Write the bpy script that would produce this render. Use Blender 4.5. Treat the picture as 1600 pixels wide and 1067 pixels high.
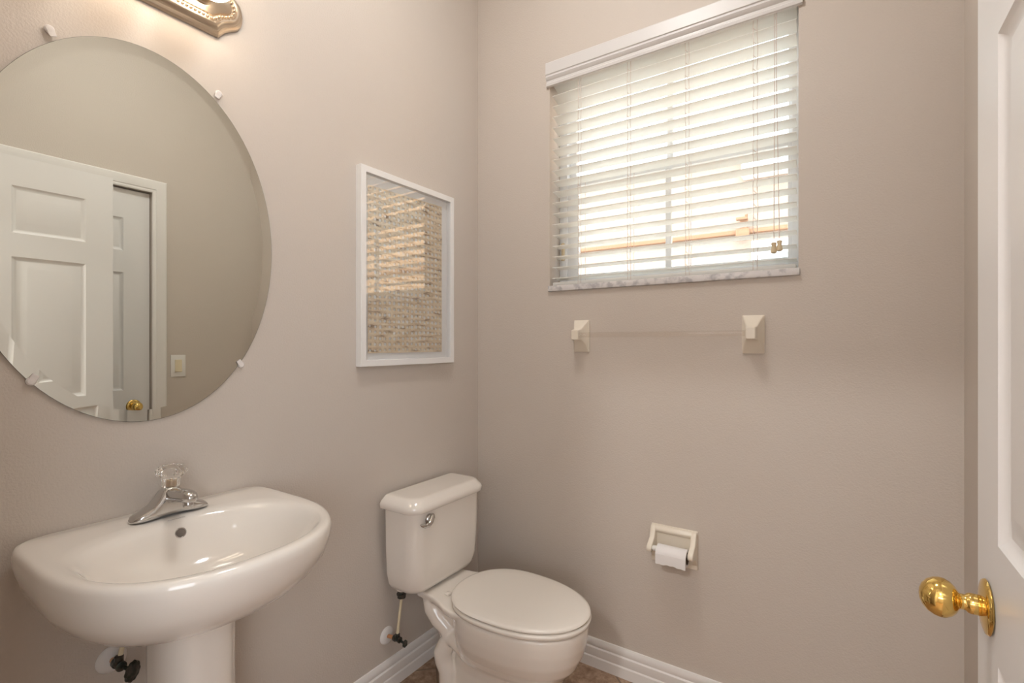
import bpy, bmesh, math, random
from mathutils import Vector, Matrix
random.seed(7)
for o in list(bpy.data.objects):
    bpy.data.objects.remove(o, do_unlink=True)
S = bpy.context.scene
COL = S.collection
PI = math.pi

# ------------------------------------------------------------------ camera
CAMX, CAMZ = 1.365, 1.25
BACK, RIGHT, CEIL = 1.7745, 1.6435, 3.0
YAW = math.atan(512 / 770)
cd = bpy.data.cameras.new('camera')
cam = bpy.data.objects.new('camera', cd)
COL.objects.link(cam)
cam.location = (CAMX, 0, CAMZ)
cam.rotation_euler = (PI / 2, 0, YAW)
cd.sensor_width = 36
cd.lens = 36 * 770 / 1600
cd.shift_y = 3.5 / 1600
cd.clip_start = 0.02
S.camera = cam

# ------------------------------------------------------------------ world, sun, exposure
EXPOSURE = 0.62
WORLD = 4.0
SUN = 1.2
VANITY = 7.5
HALL_FILL = 120.0
BATH_FILL = 33.0
w = bpy.data.worlds.new('sky')
S.world = w
w.use_nodes = True
bg = w.node_tree.nodes['Background']
bg.inputs[0].default_value = (0.88, 0.94, 1.0, 1)
bg.inputs[1].default_value = WORLD
sl = bpy.data.lights.new('sun', 'SUN')
sl.energy = SUN
sl.angle = math.radians(1)
sl.color = (1, 0.95, 0.86)
sun = bpy.data.objects.new('sun', sl)
COL.objects.link(sun)
sun.rotation_euler = (math.radians(42), 0, math.radians(18))   # from behind this house onto the neighbour's wall
S.view_settings.view_transform = 'Standard'
S.view_settings.look = 'None'
S.view_settings.gamma = 1
S.view_settings.use_curve_mapping = False
S.view_settings.exposure = EXPOSURE
S.cycles.max_bounces = 10
S.cycles.diffuse_bounces = 5
S.cycles.glossy_bounces = 6
S.cycles.transmission_bounces = 10
S.cycles.transparent_max_bounces = 16
S.cycles.caustics_reflective = False
S.cycles.caustics_refractive = False
S.cycles.sample_clamp_indirect = 4


# ------------------------------------------------------------------ materials
def mat(name, col, rough=0.5, metal=0.0, bump=None, var=None, coat=0.0, spec=None, trans=0.0, ior=None, emit=0.0):
    m = bpy.data.materials.new(name)
    m.use_nodes = True
    nt = m.node_tree
    b = nt.nodes['Principled BSDF']
    b.inputs['Base Color'].default_value = (*col, 1)
    b.inputs['Roughness'].default_value = rough
    b.inputs['Metallic'].default_value = metal
    b.inputs['Coat Weight'].default_value = coat
    b.inputs['Coat Roughness'].default_value = 0.05
    b.inputs['Transmission Weight'].default_value = trans
    if spec is not None:
        b.inputs['Specular IOR Level'].default_value = spec
    if ior:
        b.inputs['IOR'].default_value = ior
    if emit:
        b.inputs['Emission Color'].default_value = (*col, 1)
        b.inputs['Emission Strength'].default_value = emit
    tc = nt.nodes.new('ShaderNodeTexCoord')
    if var:      # (scale, second colour, contrast low, contrast high)
        n = nt.nodes.new('ShaderNodeTexNoise')
        n.inputs['Scale'].default_value = var[0]
        n.inputs['Detail'].default_value = 6
        nt.links.new(tc.outputs['Object'], n.inputs['Vector'])
        r = nt.nodes.new('ShaderNodeValToRGB')
        r.color_ramp.elements[0].position = var[2]
        r.color_ramp.elements[0].color = (*var[1], 1)
        r.color_ramp.elements[1].position = var[3]
        r.color_ramp.elements[1].color = (*col, 1)
        nt.links.new(n.outputs['Fac'], r.inputs['Fac'])
        nt.links.new(r.outputs['Color'], b.inputs['Base Color'])
    if bump:     # (scale, strength, distance)
        n = nt.nodes.new('ShaderNodeTexNoise')
        n.inputs['Scale'].default_value = bump[0]
        n.inputs['Detail'].default_value = 3
        nt.links.new(tc.outputs['Object'], n.inputs['Vector'])
        bp = nt.nodes.new('ShaderNodeBump')
        bp.inputs['Strength'].default_value = bump[1]
        bp.inputs['Distance'].default_value = bump[2]
        nt.links.new(n.outputs['Fac'], bp.inputs['Height'])
        nt.links.new(bp.outputs['Normal'], b.inputs['Normal'])
    return m


def glass_mat(name, ior, tint=(1, 1, 1), rough=0.0):
    m = bpy.data.materials.new(name)
    m.use_nodes = True
    nt = m.node_tree
    nt.nodes.remove(nt.nodes['Principled BSDF'])
    out = nt.nodes['Material Output']
    t = nt.nodes.new('ShaderNodeBsdfTransparent')
    t.inputs[0].default_value = (*tint, 1)
    g = nt.nodes.new('ShaderNodeBsdfGlossy')
    g.inputs['Roughness'].default_value = rough
    f = nt.nodes.new('ShaderNodeFresnel')
    geo = nt.nodes.new('ShaderNodeNewGeometry')
    pick = nt.nodes.new('ShaderNodeMix')          # same reflectance from either side of the sheet
    pick.inputs[2].default_value = ior
    pick.inputs[3].default_value = 1 / ior
    nt.links.new(geo.outputs['Backfacing'], pick.inputs[0])
    nt.links.new(pick.outputs[0], f.inputs[0])
    mx = nt.nodes.new('ShaderNodeMixShader')
    nt.links.new(f.outputs[0], mx.inputs[0])
    nt.links.new(t.outputs[0], mx.inputs[1])
    nt.links.new(g.outputs[0], mx.inputs[2])
    nt.links.new(mx.outputs[0], out.inputs[0])
    return m


def tile_mat():
    m = mat('floor_tile', (0.33, 0.22, 0.15), 0.35)
    nt = m.node_tree
    b = nt.nodes['Principled BSDF']
    tc = nt.nodes.new('ShaderNodeTexCoord')
    mp = nt.nodes.new('ShaderNodeMapping')
    mp.inputs['Location'].default_value = (0.955, -1.055, 0)
    mp.inputs['Rotation'].default_value = (0, 0, math.radians(45))
    nt.links.new(tc.outputs['Object'], mp.inputs[0])
    br = nt.nodes.new('ShaderNodeTexBrick')
    br.offset = 0
    br.inputs['Scale'].default_value = 1
    br.inputs['Brick Width'].default_value = 0.33
    br.inputs['Row Height'].default_value = 0.33
    br.inputs['Mortar Size'].default_value = 0.004
    br.inputs['Mortar Smooth'].default_value = 0.2
    br.inputs['Mortar'].default_value = (0.22, 0.155, 0.11, 1)
    nt.links.new(mp.outputs[0], br.inputs['Vector'])
    n = nt.nodes.new('ShaderNodeTexNoise')
    n.inputs['Scale'].default_value = 28
    n.inputs['Detail'].default_value = 9
    n.inputs['Roughness'].default_value = 0.7
    nt.links.new(tc.outputs['Object'], n.inputs['Vector'])
    r = nt.nodes.new('ShaderNodeValToRGB')
    r.color_ramp.elements[0].position = 0.36
    r.color_ramp.elements[0].color = (0.22, 0.125, 0.08, 1)
    r.color_ramp.elements[1].position = 0.64
    r.color_ramp.elements[1].color = (0.52, 0.37, 0.26, 1)
    nt.links.new(n.outputs['Fac'], r.inputs['Fac'])
    nt.links.new(r.outputs[0], br.inputs['Color1'])
    nt.links.new(r.outputs[0], br.inputs['Color2'])
    nt.links.new(br.outputs['Color'], b.inputs['Base Color'])
    bp = nt.nodes.new('ShaderNodeBump')
    bp.invert = True
    bp.inputs['Strength'].default_value = 0.5
    bp.inputs['Distance'].default_value = 0.002
    nt.links.new(br.outputs['Fac'], bp.inputs['Height'])
    nt.links.new(bp.outputs['Normal'], b.inputs['Normal'])
    return m


def fibre_mat():
    # pulpy bark-paper weave: tan ground, finer dark streaks running along the weft
    m = mat('bark_fibre', (0.5, 0.38, 0.25), 0.8)
    nt = m.node_tree
    b = nt.nodes['Principled BSDF']
    tc = nt.nodes.new('ShaderNodeTexCoord')
    mp = nt.nodes.new('ShaderNodeMapping')
    mp.inputs['Scale'].default_value = (1, 9, 60)
    nt.links.new(tc.outputs['Object'], mp.inputs[0])
    n1 = nt.nodes.new('ShaderNodeTexNoise')
    n1.inputs['Scale'].default_value = 1.6
    n1.inputs['Detail'].default_value = 5
    nt.links.new(mp.outputs[0], n1.inputs['Vector'])
    r = nt.nodes.new('ShaderNodeValToRGB')
    e = r.color_ramp.elements
    e[0].position = 0.31
    e[0].color = (0.14, 0.075, 0.04, 1)
    e[1].position = 0.42
    e[1].color = (0.68, 0.54, 0.37, 1)
    x = e.new(0.62)
    x.color = (0.84, 0.73, 0.56, 1)
    nt.links.new(n1.outputs['Fac'], r.inputs['Fac'])
    n2 = nt.nodes.new('ShaderNodeTexNoise')
    n2.inputs['Scale'].default_value = 260
    n2.inputs['Detail'].default_value = 3
    nt.links.new(tc.outputs['Object'], n2.inputs['Vector'])
    mx = nt.nodes.new('ShaderNodeMix')
    mx.data_type = 'RGBA'
    mx.blend_type = 'OVERLAY'
    mx.inputs[0].default_value = 0.5
    nt.links.new(r.outputs[0], mx.inputs[6])
    nt.links.new(n2.outputs['Fac'], mx.inputs[7])
    nt.links.new(mx.outputs[2], b.inputs['Base Color'])
    return m


WALL_C = (0.60, 0.54, 0.485)
M = dict(
    wall=mat('wall_paint', WALL_C, 0.6, bump=(210, 0.42, 0.0022)),
    ceil=mat('ceiling_paint', (0.8, 0.78, 0.74), 0.7, bump=(120, 0.3, 0.002)),
    trim=mat('trim_paint', (0.82, 0.80, 0.785), 0.3),
    door=mat('door_paint', (0.81, 0.80, 0.80), 0.35, bump=(60, 0.06, 0.001)),
    floor=tile_mat(),
    porcelain=mat('porcelain_bisque', (0.86, 0.81, 0.75), 0.12, coat=0.6),
    seat=mat('seat_plastic', (0.84, 0.795, 0.735), 0.22),
    bisque=mat('bisque_ceramic', (0.81, 0.745, 0.64), 0.3, coat=0.15),
    chrome=mat('chrome', (0.60, 0.59, 0.58), 0.1, 1),
    old=mat('tarnished_metal', (0.10, 0.095, 0.085), 0.35, 0.8, var=(90, (0.04, 0.05, 0.045), 0.35, 0.6)),
    nickel=mat('brushed_nickel', (0.62, 0.52, 0.41), 0.28, 1),
    brass=mat('polished_brass', (0.83, 0.58, 0.19), 0.07, 1),
    copper=mat('copper_pipe', (0.72, 0.38, 0.2), 0.3, 0.9),
    cream=mat('cream_plastic', (0.77, 0.68, 0.49), 0.4),
    white=mat('white_paint', (0.82, 0.81, 0.80), 0.4),
    white_pl=mat('white_plastic', (0.80, 0.79, 0.77), 0.3),
    mat=mat('mount_board', (0.90, 0.90, 0.90), 0.8),
    fibre=fibre_mat(),
    slat=mat('blind_vinyl', (0.87, 0.865, 0.84), 0.38),
    cord=mat('blind_cord', (0.66, 0.55, 0.50), 0.8),
    tassel=mat('tassel_wood', (0.66, 0.54, 0.36), 0.5),
    marble=mat('sill_marble', (0.72, 0.70, 0.70), 0.3, var=(38, (0.46, 0.45, 0.47), 0.36, 0.52)),
    vinyl=mat('window_vinyl', (0.86, 0.88, 0.90), 0.35),
    paper=mat('tissue_paper', (0.84, 0.82, 0.82), 0.9, bump=(180, 0.25, 0.001)),
    core=mat('cardboard_core', (0.16, 0.11, 0.075), 0.9),
    dark=mat('dark_hole', (0.03, 0.027, 0.025), 0.6),
    hole=mat('overflow_recess', (0.17, 0.145, 0.125), 0.5),
    mark=mat('grey_print', (0.42, 0.39, 0.37), 0.5),
    mirror=mat('silvered_glass', (0.81, 0.83, 0.775), 0.0, 1),
    edge=mat('glass_edge', (0.16, 0.2, 0.18), 0.2),
    acrylic=mat('clear_acrylic', (1, 0.985, 0.96), 0.02, trans=1, ior=1.49),
    clip=mat('clip_plastic', (1.0, 0.95, 0.93), 0.18, trans=0.25, ior=1.45),
    rod=glass_mat('acrylic_rod', 1.45, (0.975, 0.96, 0.945), 0.04),
    glass=glass_mat('window_glass', 1.45, (0.96, 0.98, 0.97)),
    pglass=glass_mat('picture_glass', 1.95),
    stucco_wing=mat('orange_stucco', (0.60, 0.37, 0.22), 0.9),  # brighter, more orange than the facade: sunlight put into the colour
    stucco=mat('peach_stucco', (0.38, 0.29, 0.23), 0.9, bump=(25, 0.4, 0.01)),
    band=mat('terracotta_band', (0.30, 0.16, 0.09), 0.85),
    roof=mat('roof_tile', (0.8, 0.78, 0.75), 0.8),
    conc=mat('outdoor_gravel', (0.55, 0.52, 0.47), 0.95, var=(6, (0.45, 0.43, 0.38), 0.35, 0.65)),
    pane=mat('far_pane', (0.45, 0.50, 0.45), 0.15),
)
nt = M['slat'].node_tree
tl = nt.nodes.new('ShaderNodeBsdfTranslucent')
tl.inputs[0].default_value = (0.92, 0.905, 0.87, 1)
mx = nt.nodes.new('ShaderNodeMixShader')
mx.inputs[0].default_value = 0.42
nt.links.new(nt.nodes['Principled BSDF'].outputs[0], mx.inputs[1])
nt.links.new(tl.outputs[0], mx.inputs[2])
nt.links.new(mx.outputs[0], nt.nodes['Material Output'].inputs[0])
M['valance'] = mat('valance_vinyl', (0.68, 0.665, 0.66), 0.38)
M['bulb'] = mat('lit_bulb', (1.0, 0.83, 0.64), 0.4, emit=VANITY)
M['lamp'] = mat('lit_diffuser', (1.0, 0.98, 0.95), 0.4, emit=HALL_FILL)  # glow of the added hall fill light
M['lamp2'] = mat('lit_bath_diffuser', (1.0, 0.98, 0.95), 0.4, emit=BATH_FILL)  # glow of the added bathroom fill light


# ------------------------------------------------------------------ mesh helpers
class MB:
    def __init__(s):
        s.bm = bmesh.new()

    def box(s, x0, x1, y0, y1, z0, z1, bev=0.0, seg=2):
        b = bmesh.new()
        bmesh.ops.create_cube(b, size=1)
        for v in b.verts:
            v.co = Vector(((x0 + x1) / 2 + v.co.x * (x1 - x0), (y0 + y1) / 2 + v.co.y * (y1 - y0), (z0 + z1) / 2 + v.co.z * (z1 - z0)))
        if bev:
            bmesh.ops.bevel(b, geom=b.edges[:], offset=bev, segments=seg, affect='EDGES', profile=0.5)
        s.add(b)
        return s

    def add(s, b, mtx=None):
        me = bpy.data.meshes.new('t')
        if mtx is not None:
            b.transform(mtx)
        b.to_mesh(me)
        b.free()
        s.bm.from_mesh(me)
        bpy.data.meshes.remove(me)

    def loft(s, rings, cap0=True, cap1=True, closed=True):
        b = bmesh.new()
        R = [[b.verts.new(p) for p in r] for r in rings]
        n = len(R[0])
        for a, c in zip(R, R[1:]):
            for i in range(n if closed else n - 1):
                j = (i + 1) % n
                b.faces.new((a[i], a[j], c[j], c[i]))
        if cap0:
            b.faces.new(R[0][::-1])
        if cap1:
            b.faces.new(R[-1])
        bmesh.ops.recalc_face_normals(b, faces=b.faces[:])
        s.add(b)
        return s

    def lathe(s, prof, origin, axis=(0, 0, 1), n=40, scale=(1, 1), flute=None):
        # prof: (radius, height); flute = (count, depth) ripples the radius
        A = Vector(axis).normalized()
        q = Vector((0, 0, 1)).rotation_difference(A)
        O = Vector(origin)
        rings = []
        for r, h in prof:
            ring = []
            for i in range(n):
                t = 2 * PI * i / n
                rr = max(r, 1e-5)
                if flute:
                    rr *= 1 + flute[1] * math.cos(flute[0] * t)
                ring.append(O + q @ Vector((rr * math.cos(t) * scale[0], rr * math.sin(t) * scale[1], h)))
            rings.append(ring)
        return s.loft(rings)

    def tube(s, pts, r, n=12, caps=True):
        pts = [Vector(p) for p in pts]
        rs = r if isinstance(r, (list, tuple)) else [r] * len(pts)
        up = Vector((0, 0, 1))
        rings = []
        prev = None
        for i, p in enumerate(pts):
            d = (pts[min(i + 1, len(pts) - 1)] - pts[max(i - 1, 0)]).normalized()
            if prev is None:
                a = d.orthogonal().normalized()
            else:
                a = (prev - d * prev.dot(d)).normalized()
            prev = a
            c = d.cross(a)
            rings.append([p + (a * math.cos(2 * PI * k / n) + c * math.sin(2 * PI * k / n)) * rs[i] for k in range(n)])
        return s.loft(rings, caps, caps)

    def sphere(s, c, r, sc=(1, 1, 1), u=24, v=16):
        b = bmesh.new()
        bmesh.ops.create_uvsphere(b, u_segments=u, v_segments=v, radius=r)
        s.add(b, Matrix.Translation(c) @ Matrix.Diagonal((*sc, 1)))
        return s

    def poly(s, pts, t):
        # extrude a planar outline by vector t
        t = Vector(t)
        return s.loft([[Vector(p) for p in pts], [Vector(p) + t for p in pts]])

    def bevel(s, off, seg=2, ang=40):
        es = [e for e in s.bm.edges if e.is_manifold and e.calc_face_angle(0) > math.radians(ang)]
        bmesh.ops.bevel(s.bm, geom=es, offset=off, segments=seg, affect='EDGES', profile=0.5)
        return s

    def build(s, name, m, parent=None, ang=38, smooth=True):
        bm = s.bm
        if parent is not None:
            bm.transform(Matrix.Translation(-wloc(parent)))
        for f in bm.faces:
            f.smooth = smooth
        for e in bm.edges:
            if e.is_manifold and e.calc_face_angle(0) > math.radians(ang):
                e.smooth = False
        me = bpy.data.meshes.new(name)
        bm.to_mesh(me)
        bm.free()
        me.materials.append(m)
        o = bpy.data.objects.new(name, me)
        COL.objects.link(o)
        o.parent = parent
        return o


def wloc(o):
    v = Vector((0, 0, 0))
    while o is not None:
        v += o.location
        o = o.parent
    return v


def thing(name, label, cat, loc=(0, 0, 0), group=None):
    o = bpy.data.objects.new(name, None)
    COL.objects.link(o)
    o.location = loc
    o.empty_display_size = 0.05
    o['label'] = label
    o['category'] = cat
    if group:
        o['group'] = group
    return o


def tag(o, label, cat, group=None):
    o['label'] = label
    o['category'] = cat
    if group:
        o['group'] = group
    return o


def struct(o, label=None, cat=None):
    o['kind'] = 'structure'
    if label:
        o['label'] = label
        o['category'] = cat
    return o


def smoothstep(t):
    t = max(0, min(1, t))
    return t * t * (3 - 2 * t)


# ------------------------------------------------------------------ room shell
WX0, WX1, WZ0, WZ1 = 0.372, 1.258, 1.463, 2.385     # window opening
HY = -2.6                                            # far end of the hall behind the camera
struct(MB().box(-0.4, 2.4, HY - 0.1, BACK + 0.16, -0.1, 0).build('floor', M['floor']), 'diagonal brown mottled floor tiles with darker grout', 'floor')
struct(MB().box(-0.4, 2.4, HY - 0.1, BACK + 0.16, CEIL, CEIL + 0.1).build('ceiling', M['ceil']), 'off-white ceiling above the small bathroom', 'ceiling')
struct(MB().box(-0.12, 0, -0.06, BACK + 0.16, 0, CEIL).build('wall_left', M['wall']), 'taupe textured wall behind mirror, sink and toilet tank', 'wall')
wb = MB()
wb.box(0, WX0, BACK, BACK + 0.16, 0, CEIL)
wb.box(WX1, RIGHT, BACK, BACK + 0.16, 0, CEIL)
wb.box(WX0, WX1, BACK, BACK + 0.16, 0, WZ0)
wb.box(WX0, WX1, BACK, BACK + 0.16, WZ1, CEIL)
struct(wb.build('wall_back', M['wall']), 'taupe textured wall with the window and towel bar', 'wall')
CY0, CY1, CZ1 = 0.33, 1.104, 2.04                    # closet opening in the right wall
wr = MB()
wr.box(RIGHT, RIGHT + 0.12, -0.06, CY0, 0, CEIL)
wr.box(RIGHT, RIGHT + 0.12, CY1, BACK + 0.16, 0, CEIL)
wr.box(RIGHT, RIGHT + 0.12, CY0, CY1, CZ1, CEIL)
struct(wr.build('wall_right', M['wall']), 'narrow strip of taupe wall beside the open white door', 'wall')
EX0, EX1 = 0.77, 1.545                               # entry opening in the near wall
wf = MB()
wf.box(0, EX0, -0.06, 0.05, 0, CEIL)
wf.box(EX1, RIGHT, -0.06, 0.05, 0, CEIL)
wf.box(EX0, EX1, -0.06, 0.05, 2.05, CEIL)
struct(wf.build('wall_front', M['wall']), 'taupe wall with the entry doorway behind the camera', 'wall')
wh = MB()
wh.box(-0.4, -0.28, HY, -0.06, 0, CEIL)
for a in ((HY, -2.3, 0, CEIL), (-0.35, -0.06, 0, CEIL), (-2.3, -0.35, 0, 0.8), (-2.3, -0.35, 2.3, CEIL)):
    wh.box(2.28, 2.4, *a)                                # wide opening added on the hall's right to let in fill daylight
wh.box(-0.28, 0.0, HY - 0.1, HY, 0, CEIL)            # opening added at the hall's far end, also for fill daylight
wh.box(2.0, 2.28, HY - 0.1, HY, 0, CEIL)
wh.box(0.0, 2.0, HY - 0.1, HY, 0, 1.55)
wh.box(0.0, 2.0, HY - 0.1, HY, 2.0, CEIL)
wh.box(-0.28, -0.12, -0.14, -0.06, 0, CEIL)
wh.box(RIGHT + 0.12, 2.28, -0.14, -0.06, 0, CEIL)
struct(wh.build('wall_hall', M['wall']), 'taupe hall walls behind the camera', 'wall')


# baseboards: stepped profile (offset from wall, height)
BP = [(0, 0), (0.014, 0), (0.014, 0.038), (0.0125, 0.041), (0.0105, 0.043), (0.012, 0.047), (0.012, 0.074), (0.0095, 0.077), (0.008, 0.079), (0.0095, 0.083), (0.0085, 0.099), (0.005, 0.107), (0, 0.108)]


def base(name, a, b, nrm, label):
    a, b, nrm = Vector((*a, 0)), Vector((*b, 0)), Vector((*nrm, 0))
    m = MB()
    m.loft([[p + nrm * (o + 0.0004) + Vector((0, 0, h)) for o, h in BP] for p in (a, b)])
    struct(m.build(name, M['trim'], ang=25), label, 'baseboard')


base('baseboard_left', (0, 0.0505), (0, BACK - 0.0005), (1, 0), 'white moulded baseboard along the wall behind the toilet')
base('baseboard_back', (0.0155, BACK), (RIGHT - 0.0155, BACK), (0, -1), 'white moulded baseboard below the window wall')
base('baseboard_right', (RIGHT, CY1 + 0.068), (RIGHT, BACK - 0.0005), (-1, 0), 'white moulded baseboard on the right wall past the closet casing')


# casing: profile swept round an opening
def casing(name, pts3, inward, label):
    # pts3(o) -> four corners offset outward by o ; inward: vector into the room
    prof = [(0.0, 0.0), (0.0, 0.009), (0.006, 0.011), (0.014, 0.009), (0.018, 0.012), (0.040, 0.016), (0.050, 0.017), (0.058, 0.017), (0.064, 0.012), (0.064, 0.0)]
    m = MB()
    rings = []
    for k in range(4):
        rings.append([Vector(pts3(o)[k]) + Vector(inward) * (t + 0.0003) for o, t in prof])
    m.loft(rings)
    return struct(m.build(name, M['trim'], ang=25), label, 'door casing')


casing('trim_1', lambda o: [(RIGHT, CY0 - o, 0), (RIGHT, CY0 - o, CZ1 + o), (RIGHT, CY1 + o, CZ1 + o), (RIGHT, CY1 + o, 0)], (-1, 0, 0), 'white moulded casing round the closet door seen in the mirror')
casing('trim_2', lambda o: [(EX0 - o, 0.05, 0), (EX0 - o, 0.05, 2.05 + o), (EX1 + o, 0.05, 2.05 + o), (EX1 + o, 0.05, 0)], (0, 1, 0), 'white casing round the entry doorway')


def panel_leaf(name, xf, y0, y1, thick, z0, z1, cols, rows, m_):
    """door leaf lying along y whose moulded face looks to -x at x = xf"""
    ys = sorted({y0, y1, *[c for p in cols for c in p]})
    zs = sorted({z0, z1, *[c for p in rows for c in p]})
    b = bmesh.new()

    def quad(ps):
        b.faces.new([b.verts.new(p) for p in ps])
    for a0, a1 in zip(ys, ys[1:]):
        for c0, c1 in zip(zs, zs[1:]):
            if (a0, a1) in cols and (c0, c1) in rows:
                prev = None
                for ins, dep in ((0, 0), (0.004, 0.0035), (0.012, 0.0075), (0.016, 0.0085), (0.022, 0.0075), (0.046, 0.0015), (0.05, 0.001)):
                    r = [(xf + dep, a0 + ins, c0 + ins), (xf + dep, a1 - ins, c0 + ins), (xf + dep, a1 - ins, c1 - ins), (xf + dep, a0 + ins, c1 - ins)]
                    if prev:
                        for i in range(4):
                            j = (i + 1) % 4
                            quad([prev[i], prev[j], r[j], r[i]])
                    prev = r
                quad(prev)
            else:
                quad([(xf, a0, c0), (xf, a1, c0), (xf, a1, c1), (xf, a0, c1)])
    x1 = xf + thick
    quad([(x1, y0, z0), (x1, y0, z1), (x1, y1, z1), (x1, y1, z0)])
    for ya in (y0, y1):
        for c0, c1 in zip(zs, zs[1:]):
            quad([(xf, ya, c0), (x1, ya, c0), (x1, ya, c1), (xf, ya, c1)])
    for za in (z0, z1):
        for a0, a1 in zip(ys, ys[1:]):
            quad([(xf, a0, za), (xf, a1, za), (x1, a1, za), (x1, a0, za)])
    bmesh.ops.remove_doubles(b, verts=b.verts[:], dist=1e-5)
    bmesh.ops.recalc_face_normals(b, faces=b.faces[:])
    m = MB()
    m.add(b)
    return struct(m.build(name, m_, ang=20))


ROWS = [(0.22, 0.87), (1.012, 1.615), (1.715, 1.913)]
LX = 1.52
d1 = panel_leaf('door_1', LX, 0.128, 0.9, 0.035, 0.012, 2.036, [(0.227, 0.468), (0.555, 0.799)], ROWS, M['door'])
struct(d1, 'open white six-panel entry door at the right edge', 'door')
d2 = panel_leaf('door_2', RIGHT + 0.018, CY0 + 0.004, CY1 - 0.004, 0.035, 0.012, CZ1 - 0.006, [(0.43, 0.665), (0.752, 0.987)], [(0.22, 0.87), (1.014, 1.612), (1.722, 1.888)], M['door'])
struct(d2, 'closed white closet door seen only in the mirror', 'door')
struct(MB().box(RIGHT + 0.056, RIGHT + 0.12, CY0, CY1, 0, CZ1).build('wall_closet', M['dark']))  # near-black filler painting the shade in the gaps round the closet door


def egg_knob(parent, x, y, z):
    ax = (-1, 0, 0)
    k = MB()
    k.lathe([(0.0105, 0.004), (0.0125, 0.006), (0.0125, 0.018), (0.0115, 0.020), (0.0095, 0.022), (0.0095, 0.027), (0.012, 0.029), (0.0165, 0.0315), (0.021, 0.036), (0.0240, 0.042), (0.0245, 0.047), (0.0232, 0.053), (0.0195, 0.0595), (0.0135, 0.0645), (0.007, 0.0672), (0, 0.068)], (x, y, z), ax, 48)
    kn = k.build('door_knob', M['brass'], parent, ang=60)
    r = MB()
    r.lathe([(0.032, 0.0002), (0.0335, 0.002), (0.032, 0.0045), (0.026, 0.0062), (0.018, 0.0075), (0.0125, 0.0085)], (x, y, z), ax, 48)
    r.build('rose', M['brass'], kn, ang=60)
    return kn


egg_knob(d1, LX, 0.842, 0.921)['label'] = 'polished brass egg-shaped knob'
egg_knob(d2, RIGHT + 0.018, 1.03, 0.93)['label'] = 'polished brass knob'

# light switch on the right wall
sw = thing('light_switch', 'ivory rocker light switch plate reflected in the oval mirror', 'light switch', (RIGHT, 1.226, 1.13))
MB().box(RIGHT - 0.006, RIGHT - 0.0003, 1.19, 1.262, 1.071, 1.189, 0.002).build('switch_plate', M['white_pl'], sw)
p = MB()
p.poly([(RIGHT - 0.0062, 1.2095, 1.097), (RIGHT - 0.012, 1.2095, 1.099), (RIGHT - 0.0085, 1.2095, 1.132), (RIGHT - 0.009, 1.2095, 1.162), (RIGHT - 0.0062, 1.2095, 1.164)], (0, 0.033, 0))
p.build('rocker', M['cream'], sw)

# ------------------------------------------------------------------ window
win = bpy.data.objects.new('window_1', None)
COL.objects.link(win)
win.location = (0.815, BACK + 0.1, WZ0)
struct(win, 'single-hung white window with a central bar behind the blind', 'window')
YW = BACK + 0.085
f = MB()
f.box(WX0 + 0.0005, WX0 + 0.036, YW, YW + 0.06, WZ0 + 0.023, WZ1, 0.002)
f.box(WX1 - 0.024, WX1 - 0.0005, YW, YW + 0.06, WZ0 + 0.023, WZ1, 0.002)
f.box(WX0 + 0.036, WX1 - 0.024, YW, YW + 0.06, WZ1 - 0.035, WZ1, 0.002)
f.box(WX0 + 0.036, WX1 - 0.024, YW, YW + 0.06, WZ0 + 0.023, WZ0 + 0.045, 0.002)
f.build('window_frame', M['vinyl'], win)
for nm, za, zb, dy in (('lower_sash', WZ0 + 0.045, 1.94, 0.006), ('upper_sash', 1.912, WZ1 - 0.035, 0.026)):
    q = MB()
    y0, y1 = YW + dy, YW + dy + 0.018
    xa, xb = WX0 + 0.036, WX1 - 0.024
    st = 0.05 if nm == 'lower_sash' else 0.03
    q.box(xa, xa + st, y0, y1, za, zb, 0.002)
    q.box(xb - 0.012, xb, y0, y1, za, zb, 0.002)
    q.box(xa + st, xb - 0.012, y0, y1, zb - 0.032, zb, 0.002)
    q.box(xa + st, xb - 0.012, y0, y1, za, za + 0.03, 0.002)
    q.box(0.818, 0.840, y0 + 0.001, y1 - 0.001, za + 0.03, zb - 0.032, 0.002)
    sh = q.build('sash', M['vinyl'], win)
    MB().box(xa + st - 0.004, xb - 0.008, y0 + 0.008, y0 + 0.0105, za + 0.026, zb - 0.028).build('pane', M['glass'], sh)
lt = MB()
lt.box(WX0 + 0.014, WX0 + 0.026, YW - 0.012, YW, 1.60, 1.675, 0.003)
lt.sphere((WX0 + 0.02, YW - 0.012, 1.665), 0.008)
lt.sphere((WX0 + 0.02, YW - 0.012, 1.607), 0.008)
lt.build('sash_latch', M['tassel'], win)['label'] = 'small tan latch'
wsill = MB().box(WX0 - 0.004, WX1 + 0.004, BACK - 0.012, BACK + 0.085, WZ0 + 0.0005, WZ0 + 0.0235, 0.003).build('window_sill', M['marble'], win)
wsill['label'] = 'grey-veined marble sill'

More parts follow.
